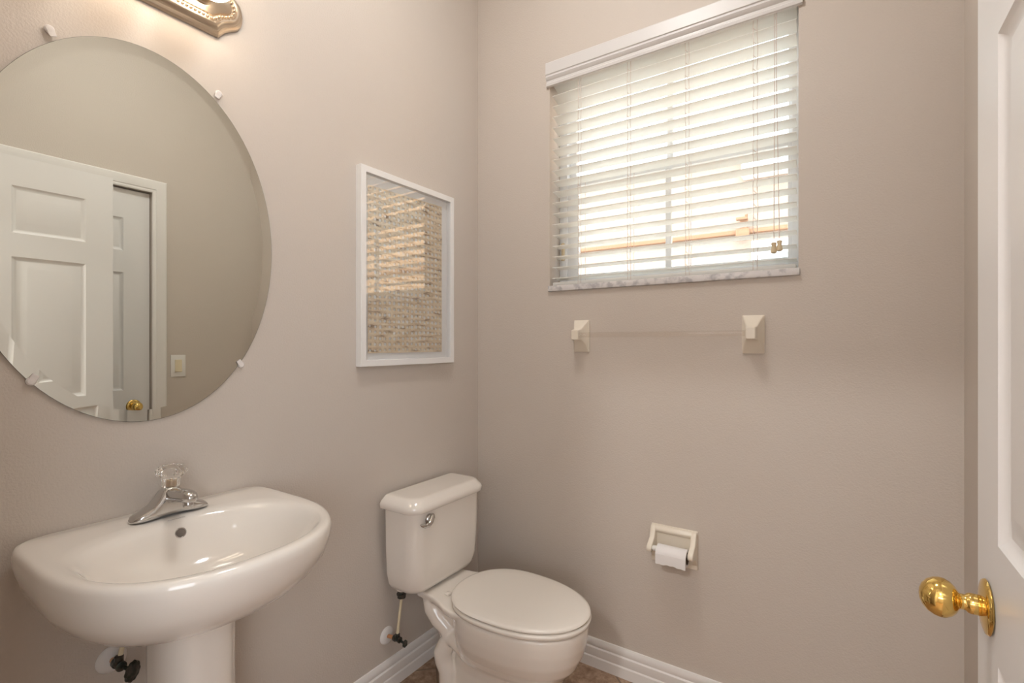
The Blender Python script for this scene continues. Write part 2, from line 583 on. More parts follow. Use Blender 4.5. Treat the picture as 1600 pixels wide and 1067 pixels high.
# ------------------------------------------------------------------ blind
bl = thing('window_blind', 'white two-inch slatted blind hanging in the window', 'blind', (0.82, BACK + 0.03, WZ1))
v = MB()
vp = [(0.0, 2.398), (-0.016, 2.398), (-0.019, 2.394), (-0.019, 2.350), (-0.0155, 2.347), (-0.0155, 2.343), (-0.018, 2.339), (-0.0125, 2.328), (-0.010, 2.326), (-0.010, 2.318), (-0.0125, 2.315), (-0.0115, 2.305), (-0.008, 2.303), (0.0, 2.303)]
v.poly([(0.362, BACK - 0.0005 + a, b) for a, b in vp], (0.908, 0, 0))
v.build('valance', M['valance'], bl, ang=25)
MB().box(WX0 + 0.008, WX1 - 0.006, BACK + 0.004, BACK + 0.052, 2.318, 2.368, 0.003).build('head_rail', M['slat'], bl)
sm = MB()
NS, Z0S, DZ = 19, 1.5185, 0.0441
for k in range(NS):
    z = Z0S + k * DZ
    tilt = math.radians(4 + 14 * smoothstep(k / (NS - 1)))
    yc0 = BACK + 0.006
    jit = random.uniform(-0.0008, 0.0008)
    up, lo = [], []
    for i in range(7):
        t = i / 6
        crown = 0.0024 * (1 - (2 * t - 1) ** 2)
        yy = 0.05 * t
        up.append((yy, crown + 0.0013))
        lo.append((yy, crown - 0.0013))
    prof = [(a * math.cos(tilt) + b * math.sin(tilt), b * math.cos(tilt) - a * math.sin(tilt)) for a, b in up + lo[::-1]]
    e = random.uniform(-0.0012, 0.0012)
    sm.loft([[Vector((x, yc0 + a, z + b + jj)) for a, b in prof] for x, jj in ((WX0 + 0.010 + e, jit), (WX1 - 0.006 + e, -jit))])
sm.build('slats', M['slat'], bl)
MB().box(WX0 + 0.009, WX1 - 0.007, BACK + 0.006, BACK + 0.054, 1.488, 1.502, 0.004).build('bottom_rail', M['slat'], bl)
for x in (0.5045, 0.708, 0.920, 1.136):
    c = MB()
    for yy in (BACK + 0.0045, BACK + 0.0575):
        for dx in ((-0.006, 0.006) if yy < BACK + 0.03 else (0,)):
            pts = []
            for i in range(25):
                zz = 1.49 + (2.32 - 1.49) * i / 24
                pts.append((x + dx + 0.0012 * math.sin(i * 1.7 + x * 9), yy, zz))
            c.tube(pts, 0.0008, 6)
    for k in range(NS):
        z = Z0S + k * DZ + 0.012
        c.tube([(x - 0.006, BACK + 0.0035, z), (x + 0.003, BACK + 0.0032, z - 0.010)], 0.0009, 6)
    c.build('ladder_cord', M['cord'], bl)
for x, zb in ((1.190, 1.572), (1.206, 1.577)):
    c = MB()
    c.tube([(1.1935 + (x - 1.1935) * 0.3, BACK + 0.001, 2.31), (1.1935 + (x - 1.1935) * 0.3, BACK - 0.002, 2.10), (x, BACK - 0.003, zb)], 0.0011, 6)
    cc = c.build('lift_cord', M['cord'], bl)
    t = MB()
    t.lathe([(0.003, 0.001), (0.0072, 0), (0.0078, -0.004), (0.0062, -0.011), (0.0072, -0.018), (0.0092, -0.026), (0.0088, -0.031), (0.005, -0.0335), (0, -0.0335)], (x, BACK - 0.0035, zb), (0, 0, 1), 20)
    t.build('tassel', M['tassel'], cc)

# ------------------------------------------------------------------ outside
nh = thing('neighbour_house', 'peach stucco house wall outside the window, behind the blind', 'house', (0, 5.0, -0.3))
NYW = 5.0
MB().box(-7, 1.9, NYW, NYW + 0.3, -0.3, 3.02).build('facade', M['stucco'], nh)
MB().box(1.9, 9, NYW, NYW + 0.3, -0.3, 6.2).build('side_wing', M['stucco_wing'], nh)
MB().box(-7.3, 1.88, NYW - 0.12, NYW + 2.5, 3.02, 3.12, 0.02).box(0.62, 1.88, NYW - 0.13, NYW - 0.001, 2.76, 3.02, 0.01).build('roof', M['roof'], nh)
MB().box(-7, 9, NYW - 0.05, NYW - 0.001, 2.262, 2.302, 0.008).build('ledge', M['band'], nh)
k = MB()
k.box(0.57, 0.665, NYW - 0.09, NYW - 0.051, 2.385, 2.41, 0.004)
k.box(0.645, 0.665, NYW - 0.09, NYW - 0.051, 2.41, 2.46, 0.004)
k.box(0.565, 0.68, NYW - 0.08, NYW - 0.051, 2.215, 2.305, 0.006)
k.box(0.60, 0.66, NYW - 0.0515, NYW - 0.001, 2.225, 2.405)
k.build('bracket', M['band'], nh)
k = MB()
k.box(0.69, 1.9, NYW - 0.04, NYW - 0.001, 2.10, 2.19, 0.008)
k.box(0.69, 0.775, NYW - 0.04, NYW - 0.001, 1.2, 2.10, 0.008)
k.box(1.82, 1.9, NYW - 0.04, NYW - 0.001, 1.2, 2.10, 0.008)
k.box(0.775, 1.82, NYW - 0.04, NYW - 0.001, 1.2, 1.28, 0.008)
k.box(0.775, 0.81, NYW - 0.02, NYW - 0.001, 1.28, 2.10)
k.box(0.81, 1.82, NYW - 0.02, NYW - 0.001, 2.06, 2.10)
wfm = k.build('window_surround', M['white'], nh)
MB().box(0.81, 1.82, NYW - 0.01, NYW - 0.0012, 1.28, 2.06).build('pane', M['pane'], wfm)
struct(MB().box(-9, 9, BACK + 0.16, NYW + 0.3, -0.5, -0.3).build('ground', M['conc']), 'pale gravel strip between the houses', 'ground')

# ------------------------------------------------------------------ oval mirror
MY, MZ, MA, MBB = 0.489, 1.507, 0.308, 0.4385
mr = thing('oval_mirror', 'large frameless oval mirror with a slanted glass rim hanging above the sink', 'mirror', (0, MY, MZ))


def ell(x, ins, n=128):
    return [Vector((x, MY + (MA - ins) * math.cos(2 * PI * i / n), MZ + (MBB - ins) * math.sin(2 * PI * i / n))) for i in range(n)]


m = MB()
m.loft([ell(0.0043, 0.0), ell(0.0052, 0.026), ell(0.0052, 0.0262)], False, True)
g = m.build('mirror_glass', M['mirror'], mr, ang=0.5)
m = MB()
m.loft([ell(0.0006, 0.0), ell(0.0042, -0.0004)], True, False)
m.build('glass_edge', M['edge'], mr)
for cy, cz in ((0.322, 1.893), (0.649, 1.900), (0.295, 1.181), (0.706, 1.199)):
    d = Vector((0, cy - MY, cz - MZ)).normalized()
    c = MB()
    ctr = Vector((0, cy, cz)) + d * 0.008
    c.lathe([(0.0075, 0.0006), (0.0085, 0.002), (0.0085, 0.006), (0.006, 0.0085), (0, 0.0092)], ctr, (1, 0, 0), 20)
    t = d.cross(Vector((1, 0, 0)))
    o = Vector((0.0056, cy, cz)) + d * 0.001
    b = [o - t * 0.006 - d * 0.008, o + t * 0.006 - d * 0.008, o + t * 0.007 + d * 0.004, o - t * 0.007 + d * 0.004]
    c.poly(b, (0.0028, 0, 0))
    c.bevel(0.0008, 1, 60)
    c.build('mirror_clip', M['clip'], mr)['label'] = 'clear plastic clip'

# ------------------------------------------------------------------ framed art
fa = thing('framed_art', 'white shadow-box frame with woven tan bark panel, above the toilet', 'picture', (0, 1.336, 1.17))
FY0, FY1, FZ0, FZ1, FD, FW = 1.097, 1.576, 1.172, 1.856, 0.028, 0.022
prof = [(0, 0.001), (0, FD - 0.001), (0.001, FD), (FW - 0.001, FD), (FW, FD - 0.001), (FW, 0.006)]
m = MB()
rings = []
for sy, sz in ((FY0, FZ0), (FY1, FZ0), (FY1, FZ1), (FY0, FZ1), (FY0, FZ0)):
    iy = 1 if sy == FY0 else -1
    iz = 1 if sz == FZ0 else -1
    rings.append([Vector((d_, sy + iy * o_, sz + iz * o_)) for o_, d_ in prof])
m.loft(rings, False, False)
m.build('frame', M['white'], fa, ang=25)
MB().box(0.002, 0.006, FY0 + FW - 0.006, FY1 - FW + 0.006, FZ0 + FW - 0.006, FZ1 - FW + 0.006).build('mount_board', M['mat'], fa)
# woven bark panel: lumpy sheet with rows of small holes that show the board behind
AY0, AY1, AZ0, AZ1 = 1.140, 1.520, 1.217, 1.800
rnd = random.Random(3)
NW, NF = 17, 28
P = {}
for j in range(NF + 1):
    wav = [rnd.uniform(0, 6), rnd.uniform(0, 6)]
    for i in range(NW + 1):
        e_ = 0.0012 if 0 < i < NW and 0 < j < NF else 0.0006
        y = AY0 + (AY1 - AY0) * i / NW + rnd.uniform(-e_, e_) * 1.3
        z = AZ0 + (AZ1 - AZ0) * j / NF + rnd.uniform(-e_, e_) + 0.010 * (i / NW) * (j / NF) + (0.0022 * math.sin(i * 0.5 + wav[0]) if 0 < j < NF else 0)
        P[i, j] = Vector((0.0090 + rnd.uniform(-0.0004, 0.0007), y, z))
b_ = bmesh.new()
VC = {}


def vtx(p):
    k = (round(p.y, 6), round(p.z, 6))
    if k not in VC:
        VC[k] = b_.verts.new(p)
    return VC[k]


for j in range(NF):
    for i in range(NW):
        q = [P[i, j], P[i + 1, j], P[i + 1, j + 1], P[i, j + 1]]
        outer = []
        for n_ in range(4):
            A, B = q[n_], q[(n_ + 1) % 4]
            for t in range(4):
                outer.append(A.lerp(B, t / 4))
        c = (q[0] + q[1] + q[2] + q[3]) / 4
        edge = i in (0, NW - 1) or j in (0, NF - 1)
        r_ = rnd.uniform(0.0050, 0.0070) if rnd.random() > 0.06 else 0.0022
        if edge:
            r_ *= 0.7
        c = c + Vector((0, rnd.uniform(-0.0008, 0.0008), rnd.uniform(-0.0012, 0.0012)))
        sq = rnd.uniform(0.8, 1.05)
        mid, inn, low = [], [], []
        for p in outer:
            d = p - c
            a_ = math.atan2(d.z, d.y)
            rr_ = r_ * rnd.uniform(0.88, 1.12)
            u = Vector((0, math.cos(a_), math.sin(a_) * sq))
            mid.append(Vector((0.0088 + rnd.uniform(-0.0002, 0.0003), c.y, c.z)) + u * (rr_ * 1.25))
            inn.append(Vector((0.0081, c.y, c.z)) + u * rr_)
            low.append(Vector((0.0070, c.y, c.z)) + u * (rr_ * 1.02))
        O = [vtx(p) for p in outer]
        rings_ = [O] + [[b_.verts.new(p) for p in r] for r in (mid, inn, low)]
        for ra, rb in zip(rings_, rings_[1:]):
            for n_ in range(16):
                k_ = (n_ + 1) % 16
                b_.faces.new((ra[n_], ra[k_], rb[k_], rb[n_]))
m = MB()
m.add(b_)
wp = m.build('woven_panel', M['fibre'], fa, ang=70)
MB().box(0.0195, 0.0215, FY0 + FW - 0.003, FY1 - FW + 0.003, FZ0 + FW - 0.003, FZ1 - FW + 0.003).build('picture_glass', M['pglass'], fa)

# ------------------------------------------------------------------ vanity light bar
vl = thing('vanity_light', 'brushed nickel bulb bar with beaded edge above the oval mirror', 'wall light', (0, 0.483, 2.115))
VZ, VH, VY0, VY1 = 2.134, 0.080, 0.252, 0.714


def vout(ins):
    """outline with ogee pointed ends, inset by ins"""
    h = VH - ins
    yb = VY1 - 0.064 - ins * 0.62
    yt = VY1 - ins
    k = (yt - yb) / 0.064
    right = [(yb + a * k, b * h / 0.080) for a, b in ((0, -0.080), (0.004, -0.0765), (0.008, -0.0715), (0.013, -0.065), (0.019, -0.058), (0.027, -0.052), (0.035, -0.047), (0.044, -0.0415), (0.053, -0.0335), (0.059, -0.024), (0.0625, -0.013))]
    right += [(yt, 0)] + [(a, -b) for a, b in right[::-1]]
    c = (VY0 + VY1) / 2
    left = [(2 * c - a, -b) for a, b in right]
    return right + left


m = MB()
lay = [(0, 0.001), (0, 0.006), (0.003, 0.011), (0.008, 0.0135), (0.010, 0.014), (0.0115, 0.017), (0.016, 0.023), (0.020, 0.0255), (0.024, 0.0255), (0.026, 0.023), (0.037, 0.023), (0.039, 0.026), (0.042, 0.027)]
m.loft([[Vector((d_, a, VZ + b)) for a, b in vout(i_)] for i_, d_ in lay])
m.build('back_plate', M['nickel'], vl, ang=30)
m = MB()
pts = vout(0.0315)
pts = pts + pts[:1]
acc = 0.0
for (a0, b0), (a1, b1) in zip(pts, pts[1:]):
    L = math.hypot(a1 - a0, b1 - b0)
    while acc < L:
        t = acc / L
        m.sphere((0.0245, a0 + (a1 - a0) * t, VZ + b0 + (b1 - b0) * t), 0.0036, (1, 1, 1), 10, 6)
        acc += 0.0095
    acc -= L
m.build('bead_trim', M['nickel'], vl)['label'] = 'beaded rim'
for y in (0.366, 0.483, 0.600):
    s_ = MB()
    s_.lathe([(0.027, 0.0265), (0.027, 0.031), (0.0245, 0.033), (0.0225, 0.042), (0.0235, 0.047), (0.0195, 0.049), (0.0195, 0.052)], (0, y, VZ), (1, 0, 0), 32)
    so = s_.build('bulb_socket', M['nickel'], vl)
    b_ = MB()
    b_.lathe([(0.015, 0.051), (0.016, 0.055), (0.024, 0.060)] + [(0.043 * math.sin(t), 0.096 - 0.043 * math.cos(t)) for t in [0.62 + i * (PI - 0.62) / 14 for i in range(15)]], (0, y, VZ), (1, 0, 0), 32)
    b_.build('globe_bulb', M['bulb'], so)['label'] = 'lit globe bulb'

# ------------------------------------------------------------------ pedestal sink
sk = thing('pedestal_sink', 'bisque pedestal sink with chrome faucet under the oval mirror', 'sink', (0.23, 0.512, 0))
SY, RZ = 0.5055, 0.858
N = 128


def deck_outline(k, x0, hx, hy, xb, cy=None):
    """D-shaped plan: straight back at x0, widest hy, front at hx; angle table"""
    pts = []
    for i in range(N):
        t = 2 * PI * i / N
        c, s_ = math.cos(t), math.sin(t)
        # front half: superellipse about xb ; back half: rounded rectangle
        if c >= 0:
            e = 2.0 / 2.35
            x = xb + (hx - xb) * abs(c) ** e
            y = hy * math.copysign(abs(s_) ** e, s_)
        else:
            e = 2.0 / k
            x = xb - (xb - x0) * abs(c) ** e
            y = hy * math.copysign(abs(s_) ** e, s_)
        pts.append((x, (SY if cy is None else cy) + y))
    return pts


def ring(k, x0, hx, hy, xb, z):
    return [Vector((x, y, z(x, y) if callable(z) else z)) for x, y in deck_outline(k, x0, hx, hy, xb)]


m = MB()
rings = []
# underside (bottom -> rim): k, x0, hx, hy, xb, z
HX, HYW = 0.490, 0.2545
for a in ((3, 0.10, 0.310, 0.085, 0.20, 0.694), (3, 0.09, 0.335, 0.115, 0.2, 0.696), (3.2, 0.07, 0.374, 0.160, 0.2, 0.706), (3.5, 0.045, 0.412, 0.200, 0.2, 0.725), (4, 0.02, 0.444, 0.230, 0.2, 0.753), (5, 0.006, HX - 0.023, HYW - 0.007, 0.2, 0.783), (7, 0.002, HX - 0.010, HYW - 0.001, 0.2, 0.810), (9, 0.0015, HX - 0.002, HYW + 0.001, 0.2, 0.832), (9, 0.0015, HX, HYW, 0.2, 0.845), (9, 0.0025, HX - 0.002, HYW - 0.002, 0.2, 0.852), (9, 0.0045, HX - 0.006, HYW - 0.006, 0.2, 0.8565), (9, 0.0075, HX - 0.012, HYW - 0.012, 0.2, 0.858)):
    rings.append(ring(*a))
# flat deck then basin
for a in ((4.5, 0.05, 0.471, 0.231, 0.22, 0.8575), (3, 0.092, 0.464, 0.221, 0.25, 0.8565), (2.5, 0.110, 0.458, 0.214, 0.27, 0.854), (2.3, 0.118, 0.452, 0.208, 0.275, 0.848), (2.2, 0.124, 0.445, 0.200, 0.275, 0.836), (2.2, 0.131, 0.433, 0.187, 0.275, 0.812), (2.1, 0.141, 0.413, 0.166, 0.275, 0.782), (2, 0.160, 0.383, 0.135, 0.27, 0.756), (2, 0.19, 0.340, 0.092, 0.265, 0.742), (2, 0.22, 0.298, 0.040, 0.26, 0.737), (2, 0.238, 0.278, 0.02, 0.258, 0.7355)):
    rings.append(ring(*a))
m.loft(rings)
m.build('basin', M['porcelain'], sk, ang=60)
# overflow ring, and a dark disc painted as the shade inside it
ofc = Vector((0.1275, SY + 0.006, 0.824))
ofn = Vector((1, 0, 0.28)).normalized()
m = MB()
m.lathe([(0.0115, -0.006), (0.0115, 0.0015), (0.0105, 0.0022), (0.0095, 0.0015), (0.0092, 0.0004), (0, 0.0003)], ofc, ofn, 28)
ov = m.build('overflow_ring', M['chrome'], sk)
m = MB()
m.lathe([(0.0092, 0.0004), (0.0090, 0.0009), (0, 0.0008)], ofc, ofn, 24)
m.build('overflow_hole', M['hole'], ov)
m = MB()
for i in range(9):
    y = SY - 0.017 + i * 0.0040
    m.box(0.1118, 0.1132, y + 0.004, y + 0.004 + (0.0026 if i % 3 else 0.0018), 0.8531, 0.8536)
m.build('maker_mark', M['mark'], sk)
m = MB()
m.lathe([(0.021, 0.7345), (0.022, 0.738), (0.018, 0.739), (0, 0.7391)], (0.258, SY, 0), (0, 0, 1), 28)
m.build('drain', M['chrome'], sk)
# pedestal column
m = MB()
rings = []
for z, hx, hy, x0 in ((0.0, 0.320, 0.105, 0.13), (0.02, 0.320, 0.105, 0.13), (0.04, 0.310, 0.096, 0.135), (0.15, 0.292, 0.081, 0.14), (0.35, 0.288, 0.076, 0.145), (0.55, 0.286, 0.0745, 0.145), (0.70, 0.288, 0.0745, 0.145)):
    rings.append([Vector((x, y, z)) for x, y in deck_outline(5, x0, hx, hy, 0.2, SY - 0.001)])
m.loft(rings)
m.build('pedestal', M['porcelain'], sk, ang=60)
# faucet: low centre-set body, stubby spout, clear acrylic knob
fc = MB()
FX, FY = 0.078, 0.512
D0 = 0.8575
secs = []
nb = 32


def fsec(y, hw, top, low=D0, n=24):
    pts = []
    for i in range(n):
        t = 2 * PI * i / n
        c, s_ = math.cos(t), math.sin(t)
        x = FX + hw * math.copysign(abs(c) ** 0.85, c)
        z = low + (top - low) * (0.5 + 0.5 * math.copysign(abs(s_) ** 0.7, s_)) if s_ > 0 else low + (top - low) * 0.5 * (1 - abs(s_) ** 0.35)
        pts.append(Vector((x, FY + y, z)))
    return pts


for y, hw, top in ((-0.0805, 0.004, 0.8610), (-0.079, 0.011, 0.8650), (-0.074, 0.018, 0.8710), (-0.064, 0.0225, 0.8765), (-0.052, 0.0245, 0.8810), (-0.040, 0.0245, 0.8890), (-0.030, 0.0235, 0.9020), (-0.022, 0.0225, 0.9150), (-0.014, 0.022, 0.9220), (0, 0.022, 0.9240), (0.012, 0.022, 0.9220), (0.020, 0.0225, 0.9130), (0.028, 0.0235, 0.8980), (0.038, 0.0245, 0.8860), (0.050, 0.0245, 0.8800), (0.062, 0.0225, 0.8750), (0.070, 0.018, 0.8700), (0.0755, 0.011, 0.8640), (0.0770, 0.004, 0.8600)):
    secs.append(fsec(y, hw, top))
fc.loft(secs)
fau = fc.build('faucet', M['chrome'], sk, ang=50)
fau['label'] = 'chrome centre-set faucet'
sp = MB()
rings = []
for x, zc, hw, hh in ((0.066, 0.898, 0.0185, 0.016), (0.090, 0.902, 0.0185, 0.017), (0.115, 0.906, 0.0175, 0.016), (0.140, 0.910, 0.0165, 0.0145), (0.160, 0.912, 0.016, 0.013), (0.174, 0.912, 0.0145, 0.0115), (0.183, 0.911, 0.011, 0.009), (0.187, 0.910, 0.005, 0.004)):
    rg = []
    for i in range(20):
        t = 2 * PI * i / 20
        c, s_ = math.cos(t), math.sin(t)
        rg.append(Vector((x, FY + hw * math.copysign(abs(c) ** 0.75, c), zc + hh * math.copysign(abs(s_) ** 0.75, s_))))
    rings.append(rg)
sp.loft(rings)
sp.lathe([(0.0095, 0.0), (0.0105, -0.002), (0.0105, -0.012), (0.0085, -0.0135), (0, -0.0125)], (0.164, FY, 0.903), (0, 0, 1), 20)
sp.build('spout', M['chrome'], fau, ang=50)
kn = MB()
kn.lathe([(0.0165, 0.0), (0.0175, 0.002), (0.0178, 0.017), (0.0195, 0.021), (0.0275, 0.026), (0.0305, 0.031), (0.0300, 0.038), (0.0255, 0.043), (0.0190, 0.0455), (0.0165, 0.0430), (0.0145, 0.0430), (0.0115, 0.0465), (0.006, 0.0485), (0, 0.049)], (FX, FY, 0.9225), (0.06, 0, 1), 80, flute=(10, 0.05))
kn.build('faucet_handle', M['acrylic'], fau, ang=50)['label'] = 'clear fluted acrylic knob'
# the stem shows through the knob
st = MB()
st.lathe([(0.007, 0.001), (0.007, 0.014), (0.004, 0.016), (0.004, 0.022), (0, 0.0222)], (FX, FY, 0.9225), (0.06, 0, 1), 16)
st.build('handle_stem', M['nickel'], fau)


# ------------------------------------------------------------------ supply valves
def supply(label, esc, er, body, handle, hr, riser, top, nut):
    t = thing('supply_valve', label, 'valve', (0, esc[1], esc[2]))
    m = MB()
    m.lathe([(er, 0.0006), (er, 0.002), (er * 0.9, 0.0055), (er * 0.65, 0.008), (er * 0.32, 0.0095)], esc, (1, 0, 0), 36)
    m.build('escutcheon', M['trim'], t)['label'] = 'white wall flange'
    m = MB()
    m.tube([(0.008, esc[1], esc[2]), (body[0] - 0.012, body[1], body[2])], 0.0065, 14)
    m.build('stub_pipe', M['copper'], t)
    m = MB()
    m.lathe([(0.0105, -0.017), (0.0115, -0.015), (0.0115, -0.007), (0.009, -0.006), (0.009, 0.008), (0.0105, 0.009), (0.0105, 0.014), (0.006, 0.016)], body, (1, 0, 0), 20)
    m.lathe([(0.0075, 0), (0.0085, 0.010), (0.0085, 0.018), (0.0055, 0.020)], body, (0, 0, 1), 16)
    m.tube([body, handle], 0.0042, 10)
    m.build('valve_body', M['old'], t, ang=30)
    m = MB()
    hd = (Vector(handle) - Vector(body)).normalized()
    m.lathe([(hr * 0.5, -0.006), (hr, -0.004), (hr * 1.03, 0.001), (hr * 0.94, 0.005), (hr * 0.5, 0.0065), (hr * 0.3, 0.009), (0, 0.0095)], handle, hd, 40, scale=(1, 0.62), flute=(10, 0.05))
    m.build('valve_handle', M['old'], t)
    m = MB()
    m.tube(riser, 0.0048, 14)
    m.build('riser_tube', M['cream'], t)['label'] = 'cream plastic supply tube'
    if nut:
        m = MB()
        m.lathe([(0.010, 0), (0.0145, 0.002), (0.0145, 0.012), (0.017, 0.0125), (0.0175, 0.018), (0.013, 0.019), (0.012, 0.022)], top, (0, 0, 1), 24, flute=(6, 0.05))
        m.build('coupling_nut', M['old'], t)


supply('tarnished angle valve with cream tube under the toilet tank', (0, 1.233, 0.196), 0.031, (0.055, 1.234, 0.200), (0.088, 1.2385, 0.192), 0.0125,
       [(0.055, 1.234, 0.217), (0.057, 1.238, 0.26), (0.064, 1.243, 0.33), (0.066, 1.244, 0.348)], (0.066, 1.244, 0.345), True)
supply('oval-handled stop valve on a white flange below the sink', (0, 0.424, 0.541), 0.0295, (0.045, 0.424, 0.545), (0.088, 0.434, 0.540), 0.0215,
       [(0.045, 0.426, 0.562), (0.050, 0.432, 0.60), (0.060, 0.438, 0.66), (0.068, 0.445, 0.712)], None, False)

# ------------------------------------------------------------------ toilet
to = thing('toilet', 'bisque two-piece toilet with closed lid in the corner', 'toilet', (0.36, 1.392, 0))
TY = 1.386


def rr(x0, x1, hy, r, z, n=10, yc=TY, bow=0.0):
    """rounded rectangle ring; front (x1) side may bow outward"""
    pts = []
    for cx, cy, a0 in ((x1 - r, yc + hy - r, 0), (x0 + min(r, .012), yc + hy - min(r, .012), PI / 2), (x0 + min(r, .012), yc - hy + min(r, .012), PI), (x1 - r, yc - hy + r, 1.5 * PI)):
        q = r if cx > (x0 + x1) / 2 else min(r, .012)
        for i in range(n + 1):
            a = a0 + PI / 2 * i / n
            x, y = cx + q * math.cos(a), cy + q * math.sin(a)
            pts.append(Vector((x, y, z)))
    return pts


TKY = TY - 0.003
m = MB()
rings = []
for z, dx, dy, x1 in ((0.377, 0.036, 0.046, 0.138), (0.379, 0.024, 0.034, 0.148), (0.387, 0.012, 0.022, 0.159), (0.405, 0.005, 0.013, 0.168), (0.44, 0.001, 0.007, 0.173), (0.52, 0, 0.003, 0.177), (0.672, 0, 0, 0.180)):
    rings.append(rr(0.028 + dx * 0.4, x1, 0.188 - dy, 0.05, z, yc=TKY))
m.loft(rings)
m.lathe([(0.034, 0.01), (0.030, 0), (0.022, -0.014), (0.016, -0.020), (0.012, -0.021)], (0.066, 1.2445, 0.392), (0, 0, 1), 24)
tk = m.build('tank', M['porcelain'], to, ang=60)
m = MB()
rings = [rr(0.016, 0.192, 0.200, 0.055, 0.6735, yc=TKY)]
for z, ins in ((0.675, -0.0015), (0.690, -0.002), (0.698, 0.002), (0.709, 0.012), (0.715, 0.018), (0.7175, 0.024), (0.718, 0.035)):
    rings.append(rr(0.016 + ins * 0.4, 0.192 - ins, 0.200 - ins, 0.055 - min(ins, .02) * 0.5, z, yc=TKY))
m.loft(rings)
m.build('tank_lid', M['porcelain'], to, ang=50)
# flush lever: round boss and S-curved thumb lever
lx, ly, lz = 0.1785, 1.262, 0.6435
m = MB()
m.lathe([(0.0185, 0.0), (0.019, 0.003), (0.0175, 0.008), (0.0125, 0.0125), (0, 0.014)], (lx, ly, lz), (1, 0, 0), 28)
m.tube([(lx + 0.010, ly + 0.010, lz + 0.012), (lx + 0.016, ly + 0.002, lz + 0.010), (lx + 0.020, ly - 0.010, lz - 0.003), (lx + 0.020, ly - 0.022, lz - 0.011), (lx + 0.018, ly - 0.036, lz - 0.011), (lx + 0.016, ly - 0.048, lz - 0.006), (lx + 0.015, ly - 0.054, lz - 0.003)], [0.007, 0.0095, 0.0095, 0.0085, 0.0075, 0.0055, 0.002], 16)
m.build('flush_lever', M['chrome'], to)['label'] = 'chrome flush lever'


def egg(xb, xf, hy, z, n=96, k=2.2, xc=None):
    """egg-shaped plan: blunt at the back, longer taper in front"""
    xc = xb + (xf - xb) * 0.42 if xc is None else xc
    pts = []
    for i in range(n):
        t = 2 * PI * i / n
        c, s_ = math.cos(t), math.sin(t)
        e = 2 / (k if c > 0 else 2.5)
        r_ = (xf - xc) if c > 0 else (xc - xb)
        pts.append(Vector((xc + r_ * math.copysign(abs(c) ** e, c), TY + hy * math.copysign(abs(s_) ** (2 / 2.1), s_), z)))
    return pts


m = MB()
# outer bowl from foot to rim
for_b = []
for xb, xf, hy, z in ((0.17, 0.640, 0.115, 0.0), (0.17, 0.640, 0.115, 0.018), (0.18, 0.632, 0.104, 0.032), (0.20, 0.628, 0.094, 0.08), (0.21, 0.628, 0.092, 0.14), (0.22, 0.634, 0.098, 0.175), (0.235, 0.650, 0.118, 0.20), (0.240, 0.678, 0.141, 0.232), (0.240, 0.697, 0.158, 0.27), (0.24, 0.708, 0.167, 0.31), (0.24, 0.712, 0.171, 0.345), (0.24, 0.712, 0.171, 0.362), (0.245, 0.707, 0.166, 0.368)):
    for_b.append(egg(xb, xf, hy, z))
m.loft(for_b)


def deck_ring(z, gr):
    # shelf under the tank, flaring in a concave curve towards the seat
    P = [(0.105, 0.112), (0.15, 0.114), (0.19, 0.120), (0.23, 0.134), (0.265, 0.150), (0.30, 0.158), (0.40, 0.150)]
    top = [Vector((x, TY + h - gr, z)) for x, h in P]
    return top + [Vector((x, TY - h + gr, z)) for x, h in P[::-1]]


m.loft([deck_ring(0.340, 0.022), deck_ring(0.350, 0.004), deck_ring(0.367, 0), deck_ring(0.373, 0.003)])
# spine behind the bowl and a trapway S on each side
m.loft([rr(0.17, 0.36, 0.058, 0.03, 0.002), rr(0.17, 0.36, 0.052, 0.03, 0.1), rr(0.16, 0.36, 0.056, 0.03, 0.2), rr(0.145, 0.36, 0.084, 0.03, 0.29), rr(0.12, 0.36, 0.104, 0.03, 0.345)])
for sg in (-1, 1):
    yy = TY + sg * 0.066
    m.tube([(0.155, yy + sg * 0.020, 0.345), (0.165, yy + sg * 0.018, 0.315), (0.190, yy + sg * 0.014, 0.282), (0.222, yy + sg * 0.008, 0.255), (0.230, yy + sg * 0.008, 0.228), (0.218, yy + sg * 0.012, 0.200), (0.205, yy + sg * 0.014, 0.17), (0.208, yy + sg * 0.013, 0.14), (0.222, yy + sg * 0.012, 0.11), (0.226, yy + sg * 0.014, 0.06), (0.222, yy + sg * 0.022, 0.004)], [0.030, 0.034, 0.033, 0.030, 0.027, 0.030, 0.033, 0.031, 0.029, 0.029, 0.040], 20)
    m.tube([(0.225, yy + sg * 0.006, 0.228), (0.26, yy + sg * 0.012, 0.232), (0.31, yy + sg * 0.006, 0.20)], [0.028, 0.029, 0.028], 18)
    m.sphere((0.215, TY + sg * 0.112, 0.012), 0.018, (1, 1, 0.9))
bo = m.build('bowl', M['porcelain'], to, ang=180)
rm = bo.modifiers.new('fuse', 'REMESH')
rm.mode = 'VOXEL'
rm.voxel_size = 0.004
rm.use_smooth_shade = True
sm_ = bo.modifiers.new('soften', 'SMOOTH')
sm_.factor = 0.5
sm_.iterations = 9
